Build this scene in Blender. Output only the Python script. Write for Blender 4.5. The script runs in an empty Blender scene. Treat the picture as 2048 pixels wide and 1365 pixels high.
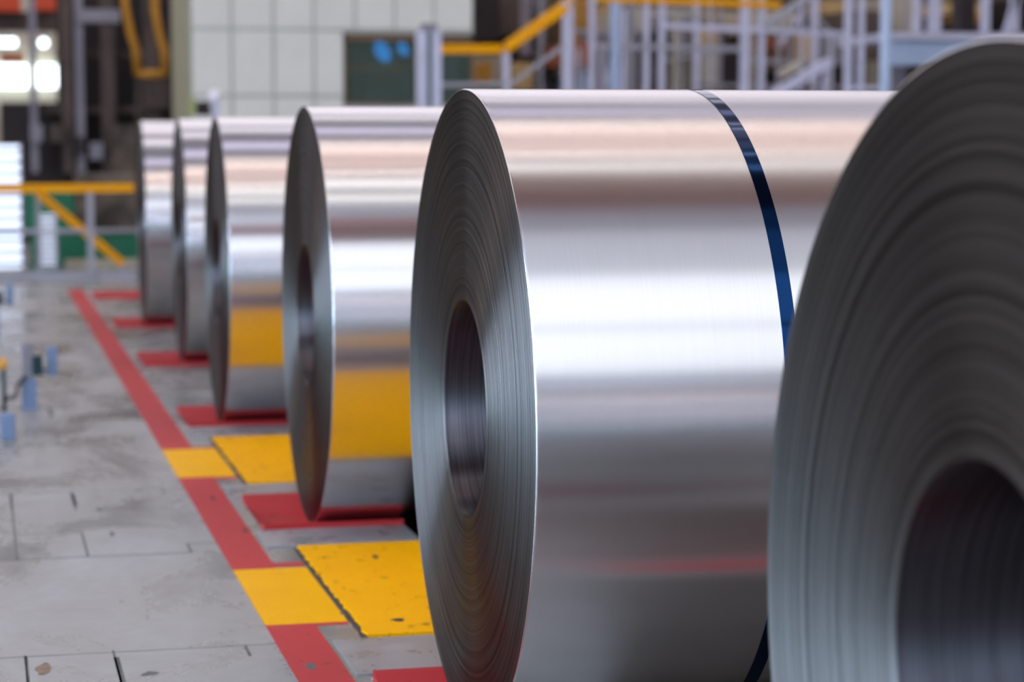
import bpy, bmesh, math, random
from mathutils import Vector

S = bpy.context.scene
COL = S.collection
PI = math.pi

# ---------------------------------------------------------------- camera
CAM_F, CAM_YAW, CAM_PITCH, CAM_H = 4223.9, math.atan(0.223), 0.096, 1.75
cd = bpy.data.cameras.new('camera')
cam = bpy.data.objects.new('camera', cd)
COL.objects.link(cam)
cam.location = (0, 0, CAM_H)
cam.rotation_euler = (PI/2 - CAM_PITCH, 0, -CAM_YAW)
cd.sensor_width = 36.0
cd.lens = CAM_F * 36.0 / 2048.0
cd.clip_end = 400
cd.dof.use_dof = True
cd.dof.focus_distance = 5.75
cd.dof.aperture_fstop = 2.1
S.camera = cam

# ---------------------------------------------------------------- world, view
w = bpy.data.worlds.new('world'); S.world = w
w.use_nodes = True
w.node_tree.nodes['Background'].inputs[0].default_value = (0.75, 0.85, 1.0, 1)
w.node_tree.nodes['Background'].inputs[1].default_value = 0.5
S.view_settings.view_transform = 'Standard'
S.view_settings.look = 'None'
S.view_settings.gamma = 1
S.view_settings.use_curve_mapping = False
S.view_settings.exposure = 0.5

# strengths of the things that give off light
LAMP = 7.0        # unseen tube rows added under the roof for the reflections
SKY_NEAR = 0.80     # unseen wide roof lights added behind the photographer for the reflections
SKY_FAR = 0.92      # unseen roof lights added over the far half for the reflections
LEFT_WIN = 42.0     # unseen window band added in the left wall for highlights
FAR_WIN = 3.5


def area_light(name, loc, rot, sx, sy, energy, color):
    ld = bpy.data.lights.new(name, 'AREA'); ld.shape = 'RECTANGLE'
    ld.size = sx; ld.size_y = sy; ld.energy = energy; ld.color = color
    o = bpy.data.objects.new(name, ld); COL.objects.link(o)
    o.location = loc; o.rotation_euler = rot
    return o


# ---------------------------------------------------------------- helpers
def lin(c):
    return tuple(((x/255)/12.92 if x/255 <= 0.04045 else ((x/255+0.055)/1.055)**2.4) for x in c) + (1,)


# camera axes, used once to turn a measured picture point at a known depth into metres
_fw = Vector((math.sin(CAM_YAW)*math.cos(CAM_PITCH), math.cos(CAM_YAW)*math.cos(CAM_PITCH), -math.sin(CAM_PITCH)))
_rt = Vector((math.cos(CAM_YAW), -math.sin(CAM_YAW), 0))
_up = _rt.cross(_fw)


def at(px, py, Y):
    d = _fw + _rt*((px-1024)/CAM_F) - _up*((py-682.5)/CAM_F)
    return Vector((0, 0, CAM_H)) + d*(Y/d.y)


def S_(a, y):           # floor layout frame: the row runs slightly askew to the coil axes
    return a - 0.0275*y


def mat(name, color, rough=0.5, metal=0.0, noise=0.0, nscale=6.0, bump=0.0, bscale=40.0, emit=None, estr=0.0, rough_var=0.0, spec=0.5, stretch=None):
    m = bpy.data.materials.new(name); m.use_nodes = True
    nt = m.node_tree; b = nt.nodes['Principled BSDF']
    b.inputs['Base Color'].default_value = lin(color)
    b.inputs['Roughness'].default_value = rough
    b.inputs['Metallic'].default_value = metal
    b.inputs['Specular IOR Level'].default_value = spec
    tc = nt.nodes.new('ShaderNodeTexCoord')
    src = tc.outputs['Object']
    if stretch:
        mp = nt.nodes.new('ShaderNodeMapping'); mp.inputs['Scale'].default_value = stretch
        nt.links.new(src, mp.inputs['Vector']); src = mp.outputs[0]
    if noise or rough_var:
        n = nt.nodes.new('ShaderNodeTexNoise'); n.inputs['Scale'].default_value = nscale
        n.inputs['Detail'].default_value = 7; n.inputs['Roughness'].default_value = 0.6
        nt.links.new(src, n.inputs['Vector'])
        if noise:
            mx = nt.nodes.new('ShaderNodeMix'); mx.data_type = 'RGBA'
            c = lin(color)
            mx.inputs[6].default_value = tuple(min(1, v*(1-noise)) for v in c[:3])+(1,)
            mx.inputs[7].default_value = tuple(min(1, v*(1+noise)) for v in c[:3])+(1,)
            rp = nt.nodes.new('ShaderNodeMapRange'); rp.inputs[1].default_value = 0.32; rp.inputs[2].default_value = 0.68
            nt.links.new(n.outputs['Fac'], rp.inputs[0])
            nt.links.new(rp.outputs[0], mx.inputs[0])
            nt.links.new(mx.outputs[2], b.inputs['Base Color'])
        if rough_var:
            rp = nt.nodes.new('ShaderNodeMapRange'); rp.inputs[1].default_value = 0.3; rp.inputs[2].default_value = 0.7
            rp.inputs[3].default_value = max(0.02, rough-rough_var); rp.inputs[4].default_value = rough+rough_var
            nt.links.new(n.outputs['Fac'], rp.inputs[0]); nt.links.new(rp.outputs[0], b.inputs['Roughness'])
    if bump:
        n2 = nt.nodes.new('ShaderNodeTexNoise'); n2.inputs['Scale'].default_value = bscale
        n2.inputs['Detail'].default_value = 4
        nt.links.new(src, n2.inputs['Vector'])
        bp = nt.nodes.new('ShaderNodeBump'); bp.inputs['Strength'].default_value = bump
        bp.inputs['Distance'].default_value = 0.01
        nt.links.new(n2.outputs['Fac'], bp.inputs['Height']); nt.links.new(bp.outputs[0], b.inputs['Normal'])
    if emit:
        b.inputs['Emission Color'].default_value = lin(emit)
        b.inputs['Emission Strength'].default_value = estr
    return m


class MB:
    """collects shapes, then links them as ONE mesh object"""
    def __init__(s): s.bm = bmesh.new()

    def box(s, x0, x1, y0, y1, z0, z1, bev=0.0):
        v = [s.bm.verts.new(p) for p in ((x0,y0,z0),(x1,y0,z0),(x1,y1,z0),(x0,y1,z0),(x0,y0,z1),(x1,y0,z1),(x1,y1,z1),(x0,y1,z1))]
        fs = [s.bm.faces.new([v[i] for i in q]) for q in ((3,2,1,0),(4,5,6,7),(0,1,5,4),(1,2,6,5),(2,3,7,6),(3,0,4,7))]
        if bev:
            es = list({e for f in fs for e in f.edges})
            bmesh.ops.bevel(s.bm, geom=es, offset=bev, segments=2, affect='EDGES', profile=0.5)
        return s

    def prism(s, pts, z0, z1):
        """polygon in x,y (counter-clockwise) pulled from z0 to z1"""
        a = [s.bm.verts.new((x, y, z0)) for x, y in pts]
        b = [s.bm.verts.new((x, y, z1)) for x, y in pts]
        s.bm.faces.new(list(reversed(a))); s.bm.faces.new(b)
        n = len(pts)
        for i in range(n):
            s.bm.faces.new((a[i], a[(i+1) % n], b[(i+1) % n], b[i]))
        return s

    def tube(s, pts, r, seg=12, cap=True):
        pts = [Vector(p) for p in pts]
        rings = []
        for i, p in enumerate(pts):
            if i == 0: t = pts[1]-p
            elif i == len(pts)-1: t = p-pts[-2]
            else: t = (pts[i+1]-p).normalized()+(p-pts[i-1]).normalized()
            t.normalize()
            ref = Vector((0, 1, 0)) if abs(t.y) < 0.8 else Vector((1, 0, 0))
            u = t.cross(ref).normalized(); v = t.cross(u)
            rings.append([s.bm.verts.new(p+u*(r*math.cos(2*PI*k/seg))+v*(r*math.sin(2*PI*k/seg))) for k in range(seg)])
        for a, b in zip(rings, rings[1:]):
            for k in range(seg):
                f = s.bm.faces.new((a[k], a[(k+1) % seg], b[(k+1) % seg], b[k])); f.smooth = True
        if cap:
            s.bm.faces.new(rings[0]); s.bm.faces.new(list(reversed(rings[-1])))
        return s

    def bar(s, p, q, wx, wy=None):
        """square bar between two points, depth along y"""
        p, q = Vector(p), Vector(q); wy = wy or wx
        t = (q-p).normalized(); n = t.cross(Vector((0, 1, 0))).normalized()
        Yv = Vector((0, 1, 0))
        c = []
        for P in (p, q):
            c.append([s.bm.verts.new(P+n*(a*wx/2)+Yv*(b*wy/2)) for a, b in ((-1,-1),(1,-1),(1,1),(-1,1))])
        for k in range(4):
            s.bm.faces.new((c[0][k], c[0][(k+1) % 4], c[1][(k+1) % 4], c[1][k]))
        s.bm.faces.new(list(reversed(c[0]))); s.bm.faces.new(c[1])
        return s

    def lathe_x(s, prof, seg=192, closed=False, smooth=True):
        """profile of (x, r) turned about the X axis"""
        rings = []
        for x, r in prof:
            rings.append([s.bm.verts.new((x, r*math.cos(2*PI*k/seg), r*math.sin(2*PI*k/seg))) for k in range(seg)])
        pr = list(zip(rings, rings[1:]))
        if closed: pr.append((rings[-1], rings[0]))
        for a, b in pr:
            for k in range(seg):
                f = s.bm.faces.new((a[k], a[(k+1) % seg], b[(k+1) % seg], b[k])); f.smooth = smooth
        return s

    def sphere(s, c, r, seg=16):
        m = bmesh.ops.create_uvsphere(s.bm, u_segments=seg, v_segments=seg//2, radius=r)
        for v in m['verts']: v.co += Vector(c)
        for v in m['verts']:
            for f in v.link_faces: f.smooth = True
        return s

    def build(s, name, material, parent=None):
        bmesh.ops.recalc_face_normals(s.bm, faces=s.bm.faces)
        me = bpy.data.meshes.new(name); s.bm.to_mesh(me); s.bm.free()
        me.materials.append(material)
        o = bpy.data.objects.new(name, me); COL.objects.link(o)
        if parent is not None:
            o.parent = parent
            o.location = -parent.location if not parent.get('_local') else (0, 0, 0)
        return o


def tag(o, label, cat, group=None, kind=None):
    o['label'] = label; o['category'] = cat
    if group: o['group'] = group
    if kind: o['kind'] = kind
    return o


def thing(name, label, cat, loc=(0, 0, 0), group=None, local=False):
    """an Empty at the thing's base; parts are given in world metres unless local"""
    o = bpy.data.objects.new(name, None); COL.objects.link(o)
    o.location = loc; o.empty_display_size = 0.2
    if local: o['_local'] = 1
    return tag(o, label, cat, group)


def struct(o):
    o['kind'] = 'structure'; return o


# ---------------------------------------------------------------- materials
def floor_material():
    m = bpy.data.materials.new('worn floor plates'); m.use_nodes = True
    nt = m.node_tree; b = nt.nodes['Principled BSDF']; L = nt.links.new
    tc = nt.nodes.new('ShaderNodeTexCoord')
    n1 = nt.nodes.new('ShaderNodeTexNoise'); n1.inputs['Scale'].default_value = 1.3; n1.inputs['Detail'].default_value = 8; n1.inputs['Roughness'].default_value = 0.65
    n1.inputs['Distortion'].default_value = 0.6
    n2 = nt.nodes.new('ShaderNodeTexNoise'); n2.inputs['Scale'].default_value = 14; n2.inputs['Detail'].default_value = 6
    mp = nt.nodes.new('ShaderNodeMapping'); mp.inputs['Scale'].default_value = (1.1, 0.7, 1)
    L(tc.outputs['Object'], mp.inputs['Vector']); L(mp.outputs[0], n1.inputs['Vector']); L(tc.outputs['Object'], n2.inputs['Vector'])
    r1 = nt.nodes.new('ShaderNodeValToRGB')
    r1.color_ramp.elements[0].position = 0.30; r1.color_ramp.elements[0].color = lin((122, 121, 117))
    r1.color_ramp.elements[1].position = 0.70; r1.color_ramp.elements[1].color = lin((168, 169, 170))
    e = r1.color_ramp.elements.new(0.5); e.color = lin((146, 146, 142))
    L(n1.outputs['Fac'], r1.inputs[0])
    mx = nt.nodes.new('ShaderNodeMix'); mx.data_type = 'RGBA'; mx.blend_type = 'MULTIPLY'; mx.inputs[0].default_value = 0.5
    r2 = nt.nodes.new('ShaderNodeValToRGB')
    r2.color_ramp.elements[0].position = 0.35; r2.color_ramp.elements[0].color = (0.84, 0.83, 0.81, 1)
    r2.color_ramp.elements[1].position = 0.6; r2.color_ramp.elements[1].color = (1, 1, 1, 1)
    L(n2.outputs['Fac'], r2.inputs[0]); L(r1.outputs[0], mx.inputs[6]); L(r2.outputs[0], mx.inputs[7])
    L(mx.outputs[2], b.inputs['Base Color'])
    rr = nt.nodes.new('ShaderNodeMapRange'); rr.inputs[1].default_value = 0.35; rr.inputs[2].default_value = 0.65
    rr.inputs[3].default_value = 0.16; rr.inputs[4].default_value = 0.42
    L(n1.outputs['Fac'], rr.inputs[0]); L(rr.outputs[0], b.inputs['Roughness'])
    bp = nt.nodes.new('ShaderNodeBump'); bp.inputs['Strength'].default_value = 0.12; bp.inputs['Distance'].default_value = 0.01
    L(n1.outputs['Fac'], bp.inputs['Height']); L(bp.outputs[0], b.inputs['Normal'])
    return m


def paint(name, color, wear, under=(95, 90, 86), rough=0.42, scale=9.0, thr=0.66):
    """floor paint with scuffed patches"""
    m = bpy.data.materials.new(name); m.use_nodes = True
    nt = m.node_tree; b = nt.nodes['Principled BSDF']; L = nt.links.new
    tc = nt.nodes.new('ShaderNodeTexCoord')
    n = nt.nodes.new('ShaderNodeTexNoise'); n.inputs['Scale'].default_value = scale; n.inputs['Detail'].default_value = 9; n.inputs['Roughness'].default_value = 0.7
    n2 = nt.nodes.new('ShaderNodeTexNoise'); n2.inputs['Scale'].default_value = 2.0; n2.inputs['Detail'].default_value = 5
    L(tc.outputs['Object'], n.inputs['Vector']); L(tc.outputs['Object'], n2.inputs['Vector'])
    rp = nt.nodes.new('ShaderNodeMapRange'); rp.inputs[1].default_value = thr; rp.inputs[2].default_value = thr+0.05; rp.inputs[4].default_value = wear
    L(n.outputs['Fac'], rp.inputs[0])
    c = lin(color)
    m1 = nt.nodes.new('ShaderNodeMix'); m1.data_type = 'RGBA'
    m1.inputs[6].default_value = tuple(v*0.86 for v in c[:3])+(1,); m1.inputs[7].default_value = tuple(min(1, v*1.1) for v in c[:3])+(1,)
    L(n2.outputs['Fac'], m1.inputs[0])
    m2 = nt.nodes.new('ShaderNodeMix'); m2.data_type = 'RGBA'
    L(rp.outputs[0], m2.inputs[0]); L(m1.outputs[2], m2.inputs[6]); m2.inputs[7].default_value = lin(under)
    L(m2.outputs[2], b.inputs['Base Color'])
    b.inputs['Roughness'].default_value = rough
    b.inputs['Specular IOR Level'].default_value = 0.04
    return m


def steel_wrap():
    """bright rolled strip: grain runs round the coil, so reflections smear along its axis"""
    m = bpy.data.materials.new('rolled steel strip'); m.use_nodes = True
    nt = m.node_tree; b = nt.nodes['Principled BSDF']; L = nt.links.new
    b.inputs['Metallic'].default_value = 1.0
    tc = nt.nodes.new('ShaderNodeTexCoord')
    mp = nt.nodes.new('ShaderNodeMapping'); mp.inputs['Scale'].default_value = (60, 0.6, 0.6)
    L(tc.outputs['Object'], mp.inputs['Vector'])
    n = nt.nodes.new('ShaderNodeTexNoise'); n.inputs['Scale'].default_value = 3; n.inputs['Detail'].default_value = 6
    L(mp.outputs[0], n.inputs['Vector'])
    rp = nt.nodes.new('ShaderNodeValToRGB')
    rp.color_ramp.elements[0].position = 0.3; rp.color_ramp.elements[0].color = (0.685, 0.673, 0.685, 1)
    rp.color_ramp.elements[1].position = 0.7; rp.color_ramp.elements[1].color = (0.705, 0.693, 0.705, 1)
    L(n.outputs['Fac'], rp.inputs[0]); L(rp.outputs[0], b.inputs['Base Color'])
    n2 = nt.nodes.new('ShaderNodeTexNoise'); n2.inputs['Scale'].default_value = 1.6; n2.inputs['Detail'].default_value = 5
    L(tc.outputs['Object'], n2.inputs['Vector'])
    r2 = nt.nodes.new('ShaderNodeMapRange'); r2.inputs[1].default_value = 0.3; r2.inputs[2].default_value = 0.7
    r2.inputs[3].default_value = 0.265; r2.inputs[4].default_value = 0.265
    L(n2.outputs['Fac'], r2.inputs[0]); L(r2.outputs[0], b.inputs['Roughness'])
    tg = nt.nodes.new('ShaderNodeTangent'); tg.direction_type = 'RADIAL'; tg.axis = 'X'
    L(tg.outputs[0], b.inputs['Tangent'])
    b.inputs['Anisotropic'].default_value = 0.94
    b.inputs['Anisotropic Rotation'].default_value = 0.25
    return m


def coil_edge():
    """the stacked strip edges: fine rings, grain round the axis"""
    m = bpy.data.materials.new('stacked strip edges'); m.use_nodes = True
    nt = m.node_tree; b = nt.nodes['Principled BSDF']; L = nt.links.new
    b.inputs['Metallic'].default_value = 1.0
    tc = nt.nodes.new('ShaderNodeTexCoord')
    sx = nt.nodes.new('ShaderNodeSeparateXYZ'); L(tc.outputs['Object'], sx.inputs[0])
    cb = nt.nodes.new('ShaderNodeCombineXYZ'); L(sx.outputs[1], cb.inputs[0]); L(sx.outputs[2], cb.inputs[1])
    ln = nt.nodes.new('ShaderNodeVectorMath'); ln.operation = 'LENGTH'; L(cb.outputs[0], ln.inputs[0])
    def ring(scale, detail):
        n = nt.nodes.new('ShaderNodeTexNoise'); n.noise_dimensions = '1D'; n.inputs['Scale'].default_value = scale
        n.inputs['Detail'].default_value = detail; n.inputs['Roughness'].default_value = 0.8
        L(ln.outputs['Value'], n.inputs['W']); return n
    n1 = ring(45, 8); n2 = ring(260, 2)
    rp = nt.nodes.new('ShaderNodeValToRGB')
    rp.color_ramp.elements[0].position = 0.30; rp.color_ramp.elements[0].color = (0.06, 0.057, 0.051, 1)
    rp.color_ramp.elements[1].position = 0.68; rp.color_ramp.elements[1].color = (0.25, 0.245, 0.237, 1)
    L(n1.outputs['Fac'], rp.inputs[0]); L(rp.outputs[0], b.inputs['Base Color'])
    r2 = nt.nodes.new('ShaderNodeMapRange'); r2.inputs[1].default_value = 0.3; r2.inputs[2].default_value = 0.7
    r2.inputs[3].default_value = 0.38; r2.inputs[4].default_value = 0.48
    L(n2.outputs['Fac'], r2.inputs[0]); L(r2.outputs[0], b.inputs['Roughness'])
    ad = nt.nodes.new('ShaderNodeMath'); ad.operation = 'ADD'
    L(n1.outputs['Fac'], ad.inputs[0]); L(n2.outputs['Fac'], ad.inputs[1])
    bp = nt.nodes.new('ShaderNodeBump'); bp.inputs['Strength'].default_value = 0.5; bp.inputs['Distance'].default_value = 0.0015
    L(ad.outputs[0], bp.inputs['Height']); L(bp.outputs[0], b.inputs['Normal'])
    tg = nt.nodes.new('ShaderNodeTangent'); tg.direction_type = 'RADIAL'; tg.axis = 'X'
    L(tg.outputs[0], b.inputs['Tangent'])
    b.inputs['Anisotropic'].default_value = 0.97
    b.inputs['Specular Tint'].default_value = (0.45, 0.45, 0.45, 1)
    b.inputs['Anisotropic Rotation'].default_value = 0.25
    return m


def bore_mat():
    m = bpy.data.materials.new('inner wrap'); m.use_nodes = True
    nt = m.node_tree; b = nt.nodes['Principled BSDF']; L = nt.links.new
    b.inputs['Metallic'].default_value = 1.0; b.inputs['Roughness'].default_value = 0.38
    tc = nt.nodes.new('ShaderNodeTexCoord')
    mp = nt.nodes.new('ShaderNodeMapping'); mp.inputs['Scale'].default_value = (80, 1.2, 1.2)
    n = nt.nodes.new('ShaderNodeTexNoise'); n.inputs['Scale'].default_value = 2; n.inputs['Detail'].default_value = 6
    L(tc.outputs['Object'], mp.inputs[0]); L(mp.outputs[0], n.inputs['Vector'])
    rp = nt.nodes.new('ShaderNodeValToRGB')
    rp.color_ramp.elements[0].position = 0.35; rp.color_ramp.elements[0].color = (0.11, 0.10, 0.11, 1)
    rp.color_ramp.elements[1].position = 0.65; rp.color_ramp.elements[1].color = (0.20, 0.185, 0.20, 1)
    L(n.outputs['Fac'], rp.inputs[0]); L(rp.outputs[0], b.inputs['Base Color'])
    tg = nt.nodes.new('ShaderNodeTangent'); tg.direction_type = 'RADIAL'; tg.axis = 'X'
    L(tg.outputs[0], b.inputs['Tangent'])
    b.inputs['Anisotropic'].default_value = 0.97; b.inputs['Anisotropic Rotation'].default_value = 0.25
    return m


M = {}
M['floor'] = floor_material()
M['wrap'] = steel_wrap(); M['edge'] = coil_edge(); M['bore'] = bore_mat()
M['strap'] = mat('blued strap steel', (20, 50, 92), 0.1, 1.0)
M['yellow'] = paint('yellow paint', (255, 184, 0), 0.75, (120, 84, 20), 0.45, 7, 0.64)
M['yellow_plate'] = paint('yellow plate paint', (255, 179, 0), 0.8, (110, 76, 22), 0.5, 11, 0.60)
M['red'] = paint('red floor paint', (192, 70, 70), 0.6, (92, 60, 58), 0.45, 6, 0.62)
M['red_pad'] = paint('red saddle paint', (184, 56, 58), 0.7, (70, 36, 36), 0.45, 8, 0.62)
M['joint'] = mat('dark joint', (84, 90, 86), 0.6, noise=0.5)
M['rust_stain'] = mat('brown oil stain', (128, 108, 88), 0.6, noise=0.4, nscale=30)
M['gap'] = mat('dark gap', (64, 52, 38), 0.8, noise=0.6, nscale=25)
M['pit'] = mat('dark pit steel', (46, 40, 36), 0.7, noise=0.3)
M['pit_dark'] = mat('pit stand-in sheet', (78, 70, 62), 0.6, noise=0.2)  # darkness of the pit put into the colour
M['plate'] = mat('steel floor plate', (160, 160, 162), 0.32, 0.3, noise=0.15, nscale=5, bump=0.1, rough_var=0.1)
M['shelf'] = mat('grey painted kerb', (150, 152, 152), 0.4, noise=0.12, nscale=7)
M['steel_paint'] = mat('grey painted steel', (205, 205, 224), 0.5, noise=0.06)
M['blue_paint'] = mat('pale blue painted steel', (180, 200, 228), 0.45, noise=0.06)
M['rail_yellow'] = mat('yellow rail paint', (255, 174, 0), 0.5, noise=0.04, spec=0.15)
M['rail_grey'] = mat('galvanised rail', (170, 170, 178), 0.45, 0.2, noise=0.06)
M['panel'] = mat('cream wall panel', (232, 232, 220), 0.6, noise=0.025, nscale=2)
M['panel_joint'] = mat('grey green joint', (190, 195, 186), 0.7)
M['olive'] = mat('olive wall', (176, 174, 140), 0.7, noise=0.08)
M['brown'] = mat('brown frame', (110, 88, 66), 0.6, noise=0.1)
M['glass_dark'] = mat('dark window glass', (160, 186, 172), 0.05, 0.0, spec=0.5)
M['glass_dark'].node_tree.nodes['Principled BSDF'].inputs['Transmission Weight'].default_value = 0.85
M['interior'] = mat('dim green interior', (56, 58, 50), 0.8, noise=0.3)
M['interior2'] = mat('dim grey curtain', (86, 92, 82), 0.8, noise=0.2)
M['blue_glow'] = mat('blue reflection glow', (10, 90, 190), 0.4, emit=(16, 120, 215), estr=1.6)  # glowing stand-in for blue reflections in the window glass
M['dark_steel'] = mat('dark mill steel', (42, 34, 34), 0.6, 0.2, noise=0.35, nscale=2)
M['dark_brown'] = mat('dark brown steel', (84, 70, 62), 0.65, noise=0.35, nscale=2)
M['mid_grey'] = mat('mid grey steel', (142, 138, 146), 0.6, noise=0.2, nscale=2)
M['taupe'] = mat('taupe machine paint', (184, 174, 156), 0.6, noise=0.15, nscale=2)
M['tan'] = mat('tan machine paint', (200, 168, 116), 0.6, noise=0.15)
M['ochre'] = mat('ochre machine paint', (200, 138, 30), 0.6, noise=0.2)
M['rust'] = mat('rusty orange steel', (176, 104, 70), 0.7, noise=0.25)
M['mill_back'] = mat('mottled mill grey', (96, 84, 72), 0.7, noise=0.8, nscale=2.0)
M['crane'] = mat('crane orange red', (205, 70, 24), 0.5, noise=0.1)
M['crane_red'] = mat('crane girder red brown', (192, 140, 132), 0.6, noise=0.15)
M['green'] = mat('green machine guard', (12, 108, 78), 0.55, noise=0.2)
M['wall'] = mat('hall cladding', (124, 120, 116), 0.8, noise=0.1, nscale=1)
M['far_wall'] = mat('far hall cladding', (104, 98, 92), 0.8, noise=0.25, nscale=0.8)
M['roof'] = mat('roof sheeting', (214, 206, 206), 0.8, noise=0.1, nscale=1)
M['beam'] = mat('roof steel', (120, 104, 108), 0.7, noise=0.1)
M['sky_near'] = mat('added roof light near', (240, 246, 255), 0.5, emit=(250, 248, 246), estr=SKY_NEAR)
M['sky_far'] = mat('added roof light far', (255, 240, 240), 0.5, emit=(244, 238, 248), estr=SKY_FAR)
M['sky_white'] = mat('added bright roof light', (250, 248, 240), 0.5, emit=(250, 248, 240), estr=SKY_FAR*1.3)
M['sky_faint'] = mat('added faint roof light', (220, 220, 225), 0.5, emit=(235, 232, 232), estr=0.3)  # weak glow added to lift the grey band mirrored in the coils
M['sky_warm'] = mat('added warm roof light', (255, 222, 200), 0.5, emit=(255, 222, 212), estr=SKY_FAR*0.62)  # warm glow added for the peach band mirrored in the coils
M['sky_dim'] = mat('added dim roof light', (225, 215, 235), 0.5, emit=(228, 222, 245), estr=SKY_FAR*0.9)
M['lamp'] = mat('lit tube', (255, 255, 255), 0.5, emit=(255, 236, 222), estr=LAMP)
M['left_win'] = mat('added left wall light', (200, 225, 245), 0.5, emit=(196, 214, 244), estr=LEFT_WIN)
M['left_low'] = mat('low added left wall light', (190, 220, 240), 0.5, emit=(184, 212, 240), estr=10.0)
M['far_win'] = mat('far wall glazing', (230, 248, 255), 0.5, emit=(228, 248, 255), estr=FAR_WIN)
M['white_dome'] = mat('white dome', (252, 252, 255), 0.3)
M['yellow_green'] = mat('yellow green box', (160, 168, 110), 0.5)
M['sensor_blue'] = mat('blue grey sensor paint', (118, 138, 170), 0.5)
M['black'] = mat('black plastic', (20, 26, 28), 0.5)
M['teal_dark'] = mat('dark teal plastic', (18, 52, 58), 0.4)

# ---------------------------------------------------------------- the hall shell
HX0, HX1, HY0, HY1, HZ = -16.0, 24.0, -34.0, 66.0, 12.5

# coil positions: left face x, axis y, radius
COILS = [(1.344, 2.848, 0.937), (1.206, 6.064, 0.936), (1.155, 9.462, 0.935),
         (1.033, 12.849, 0.928), (1.031, 16.323, 0.939), (0.900, 19.619, 0.943)]
WID = 1.38
K = 1.03
COILS = [(x*K, y*K, r*K) for x, y, r in COILS]
ZC = [CAM_H-(CAM_H-r/K-0.02)*K for x, y, r in COILS]
# saddle centres along the row; the last one is empty
SADDLES = [y for x, y, r in COILS]+[23.75]
PIT_A0, PIT_A1 = 1.84, 2.36
PAD_A0, PAD_A1, PAD_H = 1.20, 3.00, 0.42

# floor with the saddle beds and pits left open
rows = [(HY0, 0.0, None)]
ys = [HY0]
for c in SADDLES:
    ys += [c-0.88, c-PAD_H, c+PAD_H]
ys.append(HY1)
acol = [None, PAD_A0, PIT_A0, PIT_A1, PAD_A1, None]
fm = MB()
for i in range(len(ys)-1):
    y0, y1 = ys[i], ys[i+1]
    k = i % 3          # 0 free floor, 1 pit front, 2 pads and pit
    for j in range(5):
        if k == 1 and j == 2: continue
        if k == 2 and j in (1, 2, 3): continue
        a0, a1 = acol[j], acol[j+1]
        xa0 = HX0 if a0 is None else S_(a0, y0); xa1 = HX1 if a1 is None else S_(a1, y0)
        xb0 = HX0 if a0 is None else S_(a0, y1); xb1 = HX1 if a1 is None else S_(a1, y1)
        fm.bm.faces.new([fm.bm.verts.new(p) for p in ((xa0, y0, 0), (xa1, y0, 0), (xb1, y1, 0), (xb0, y1, 0))])
bmesh.ops.remove_doubles(fm.bm, verts=fm.bm.verts, dist=1e-5)
fo = fm.build('floor', M['floor']); struct(fo)
for i, c in enumerate(SADDLES):
    y0, y1 = c-0.88, c+PAD_H
    a = [(S_(PIT_A0, y0), y0), (S_(PIT_A1, y0), y0), (S_(PIT_A1, y1), y1), (S_(PIT_A0, y1), y1)]
    b = MB()
    top = [b.bm.verts.new((x, y, -0.001)) for x, y in a]; bot = [b.bm.verts.new((x, y, -0.8)) for x, y in a]
    b.bm.faces.new(bot)
    for k in range(4):
        b.bm.faces.new((top[k], top[(k+1) % 4], bot[(k+1) % 4], bot[k]))
    struct(b.build('trim_%d' % (i+1), M['pit']))

struct(MB().box(HX0-0.3, HX0, HY0, 14, 0, 0.9).box(HX0-0.3, HX0, HY0, 14, 2.3, 6.2).box(HX0-0.3, HX0, HY0, 14, 7.1, HZ).box(HX0-0.3, HX0, 14, HY1, 0, HZ).build('wall_left', M['wall']))
struct(MB().box(HX1, HX1+0.3, HY0, HY1, 0, HZ).build('wall_right', M['wall']))
struct(MB().box(HX0, HX1, HY0-0.3, HY0, 0, HZ).build('wall_back', M['wall']))
struct(MB().box(HX0, HX1, HY1, HY1+0.3, 0, HZ).build('wall_front', M['far_wall']))
struct(MB().box(HX0, HX1, HY0, HY1, HZ, HZ+0.3).build('ceiling', M['roof']))

wn = 0


def window(name_m, x0, x1, y0, y1, z0, z1):
    global wn
    wn += 1
    o = MB().box(x0, x1, y0, y1, z0, z1).build('window_%d' % wn, M[name_m]); struct(o); return o


# unseen glazing added in the left wall for highlights on faces and bores
window('left_win', HX0-0.1, HX0-0.05, HY0, 14, 6.2, 7.1)
window('left_low', HX0-0.1, HX0-0.05, HY0, 14, 0.9, 2.3)
mul = MB()
for k in range(12):
    y = HY0+2+k*4.0
    mul.box(HX0-0.04, HX0+0.08, y-0.06, y+0.06, 0.9, 2.3).box(HX0-0.04, HX0+0.08, y-0.06, y+0.06, 6.2, 7.1)
mul.box(HX0-0.04, HX0+0.06, HY0, 14, 2.0, 2.06)
struct(mul.build('trim_8', M['beam']))
# unseen roof lights added as long strips across the hall for coil reflections
for (y0, y1) in ((-30, -12), (-11, -3.2)):
    window('sky_near', HX0+2, HX1-2, y0, y1, HZ-0.06, HZ-0.02)
for (y0, y1) in ((21.5, 24), (26.5, 32), (33.5, 42), (44, 60)):
    window('sky_far', HX0+2, HX1-2, y0, y1, HZ-0.06, HZ-0.02)
window('sky_faint', HX0+2, HX1-2, -3.1, 1.4, HZ-0.06, HZ-0.02)
window('sky_white', HX0+2, HX1-2, 6.6, 7.5, HZ-0.06, HZ-0.02)
window('sky_white', HX0+2, HX1-2, 4.6, 5.3, HZ-0.06, HZ-0.02)
window('sky_warm', HX0+2, HX1-2, 9.4, 10.4, HZ-0.06, HZ-0.02)
window('sky_warm', HX0+2, HX1-2, 10.9, 12.2, HZ-0.06, HZ-0.02)
window('sky_dim', HX0+2, HX1-2, 15.8, 17.4, HZ-0.06, HZ-0.02)
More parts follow.
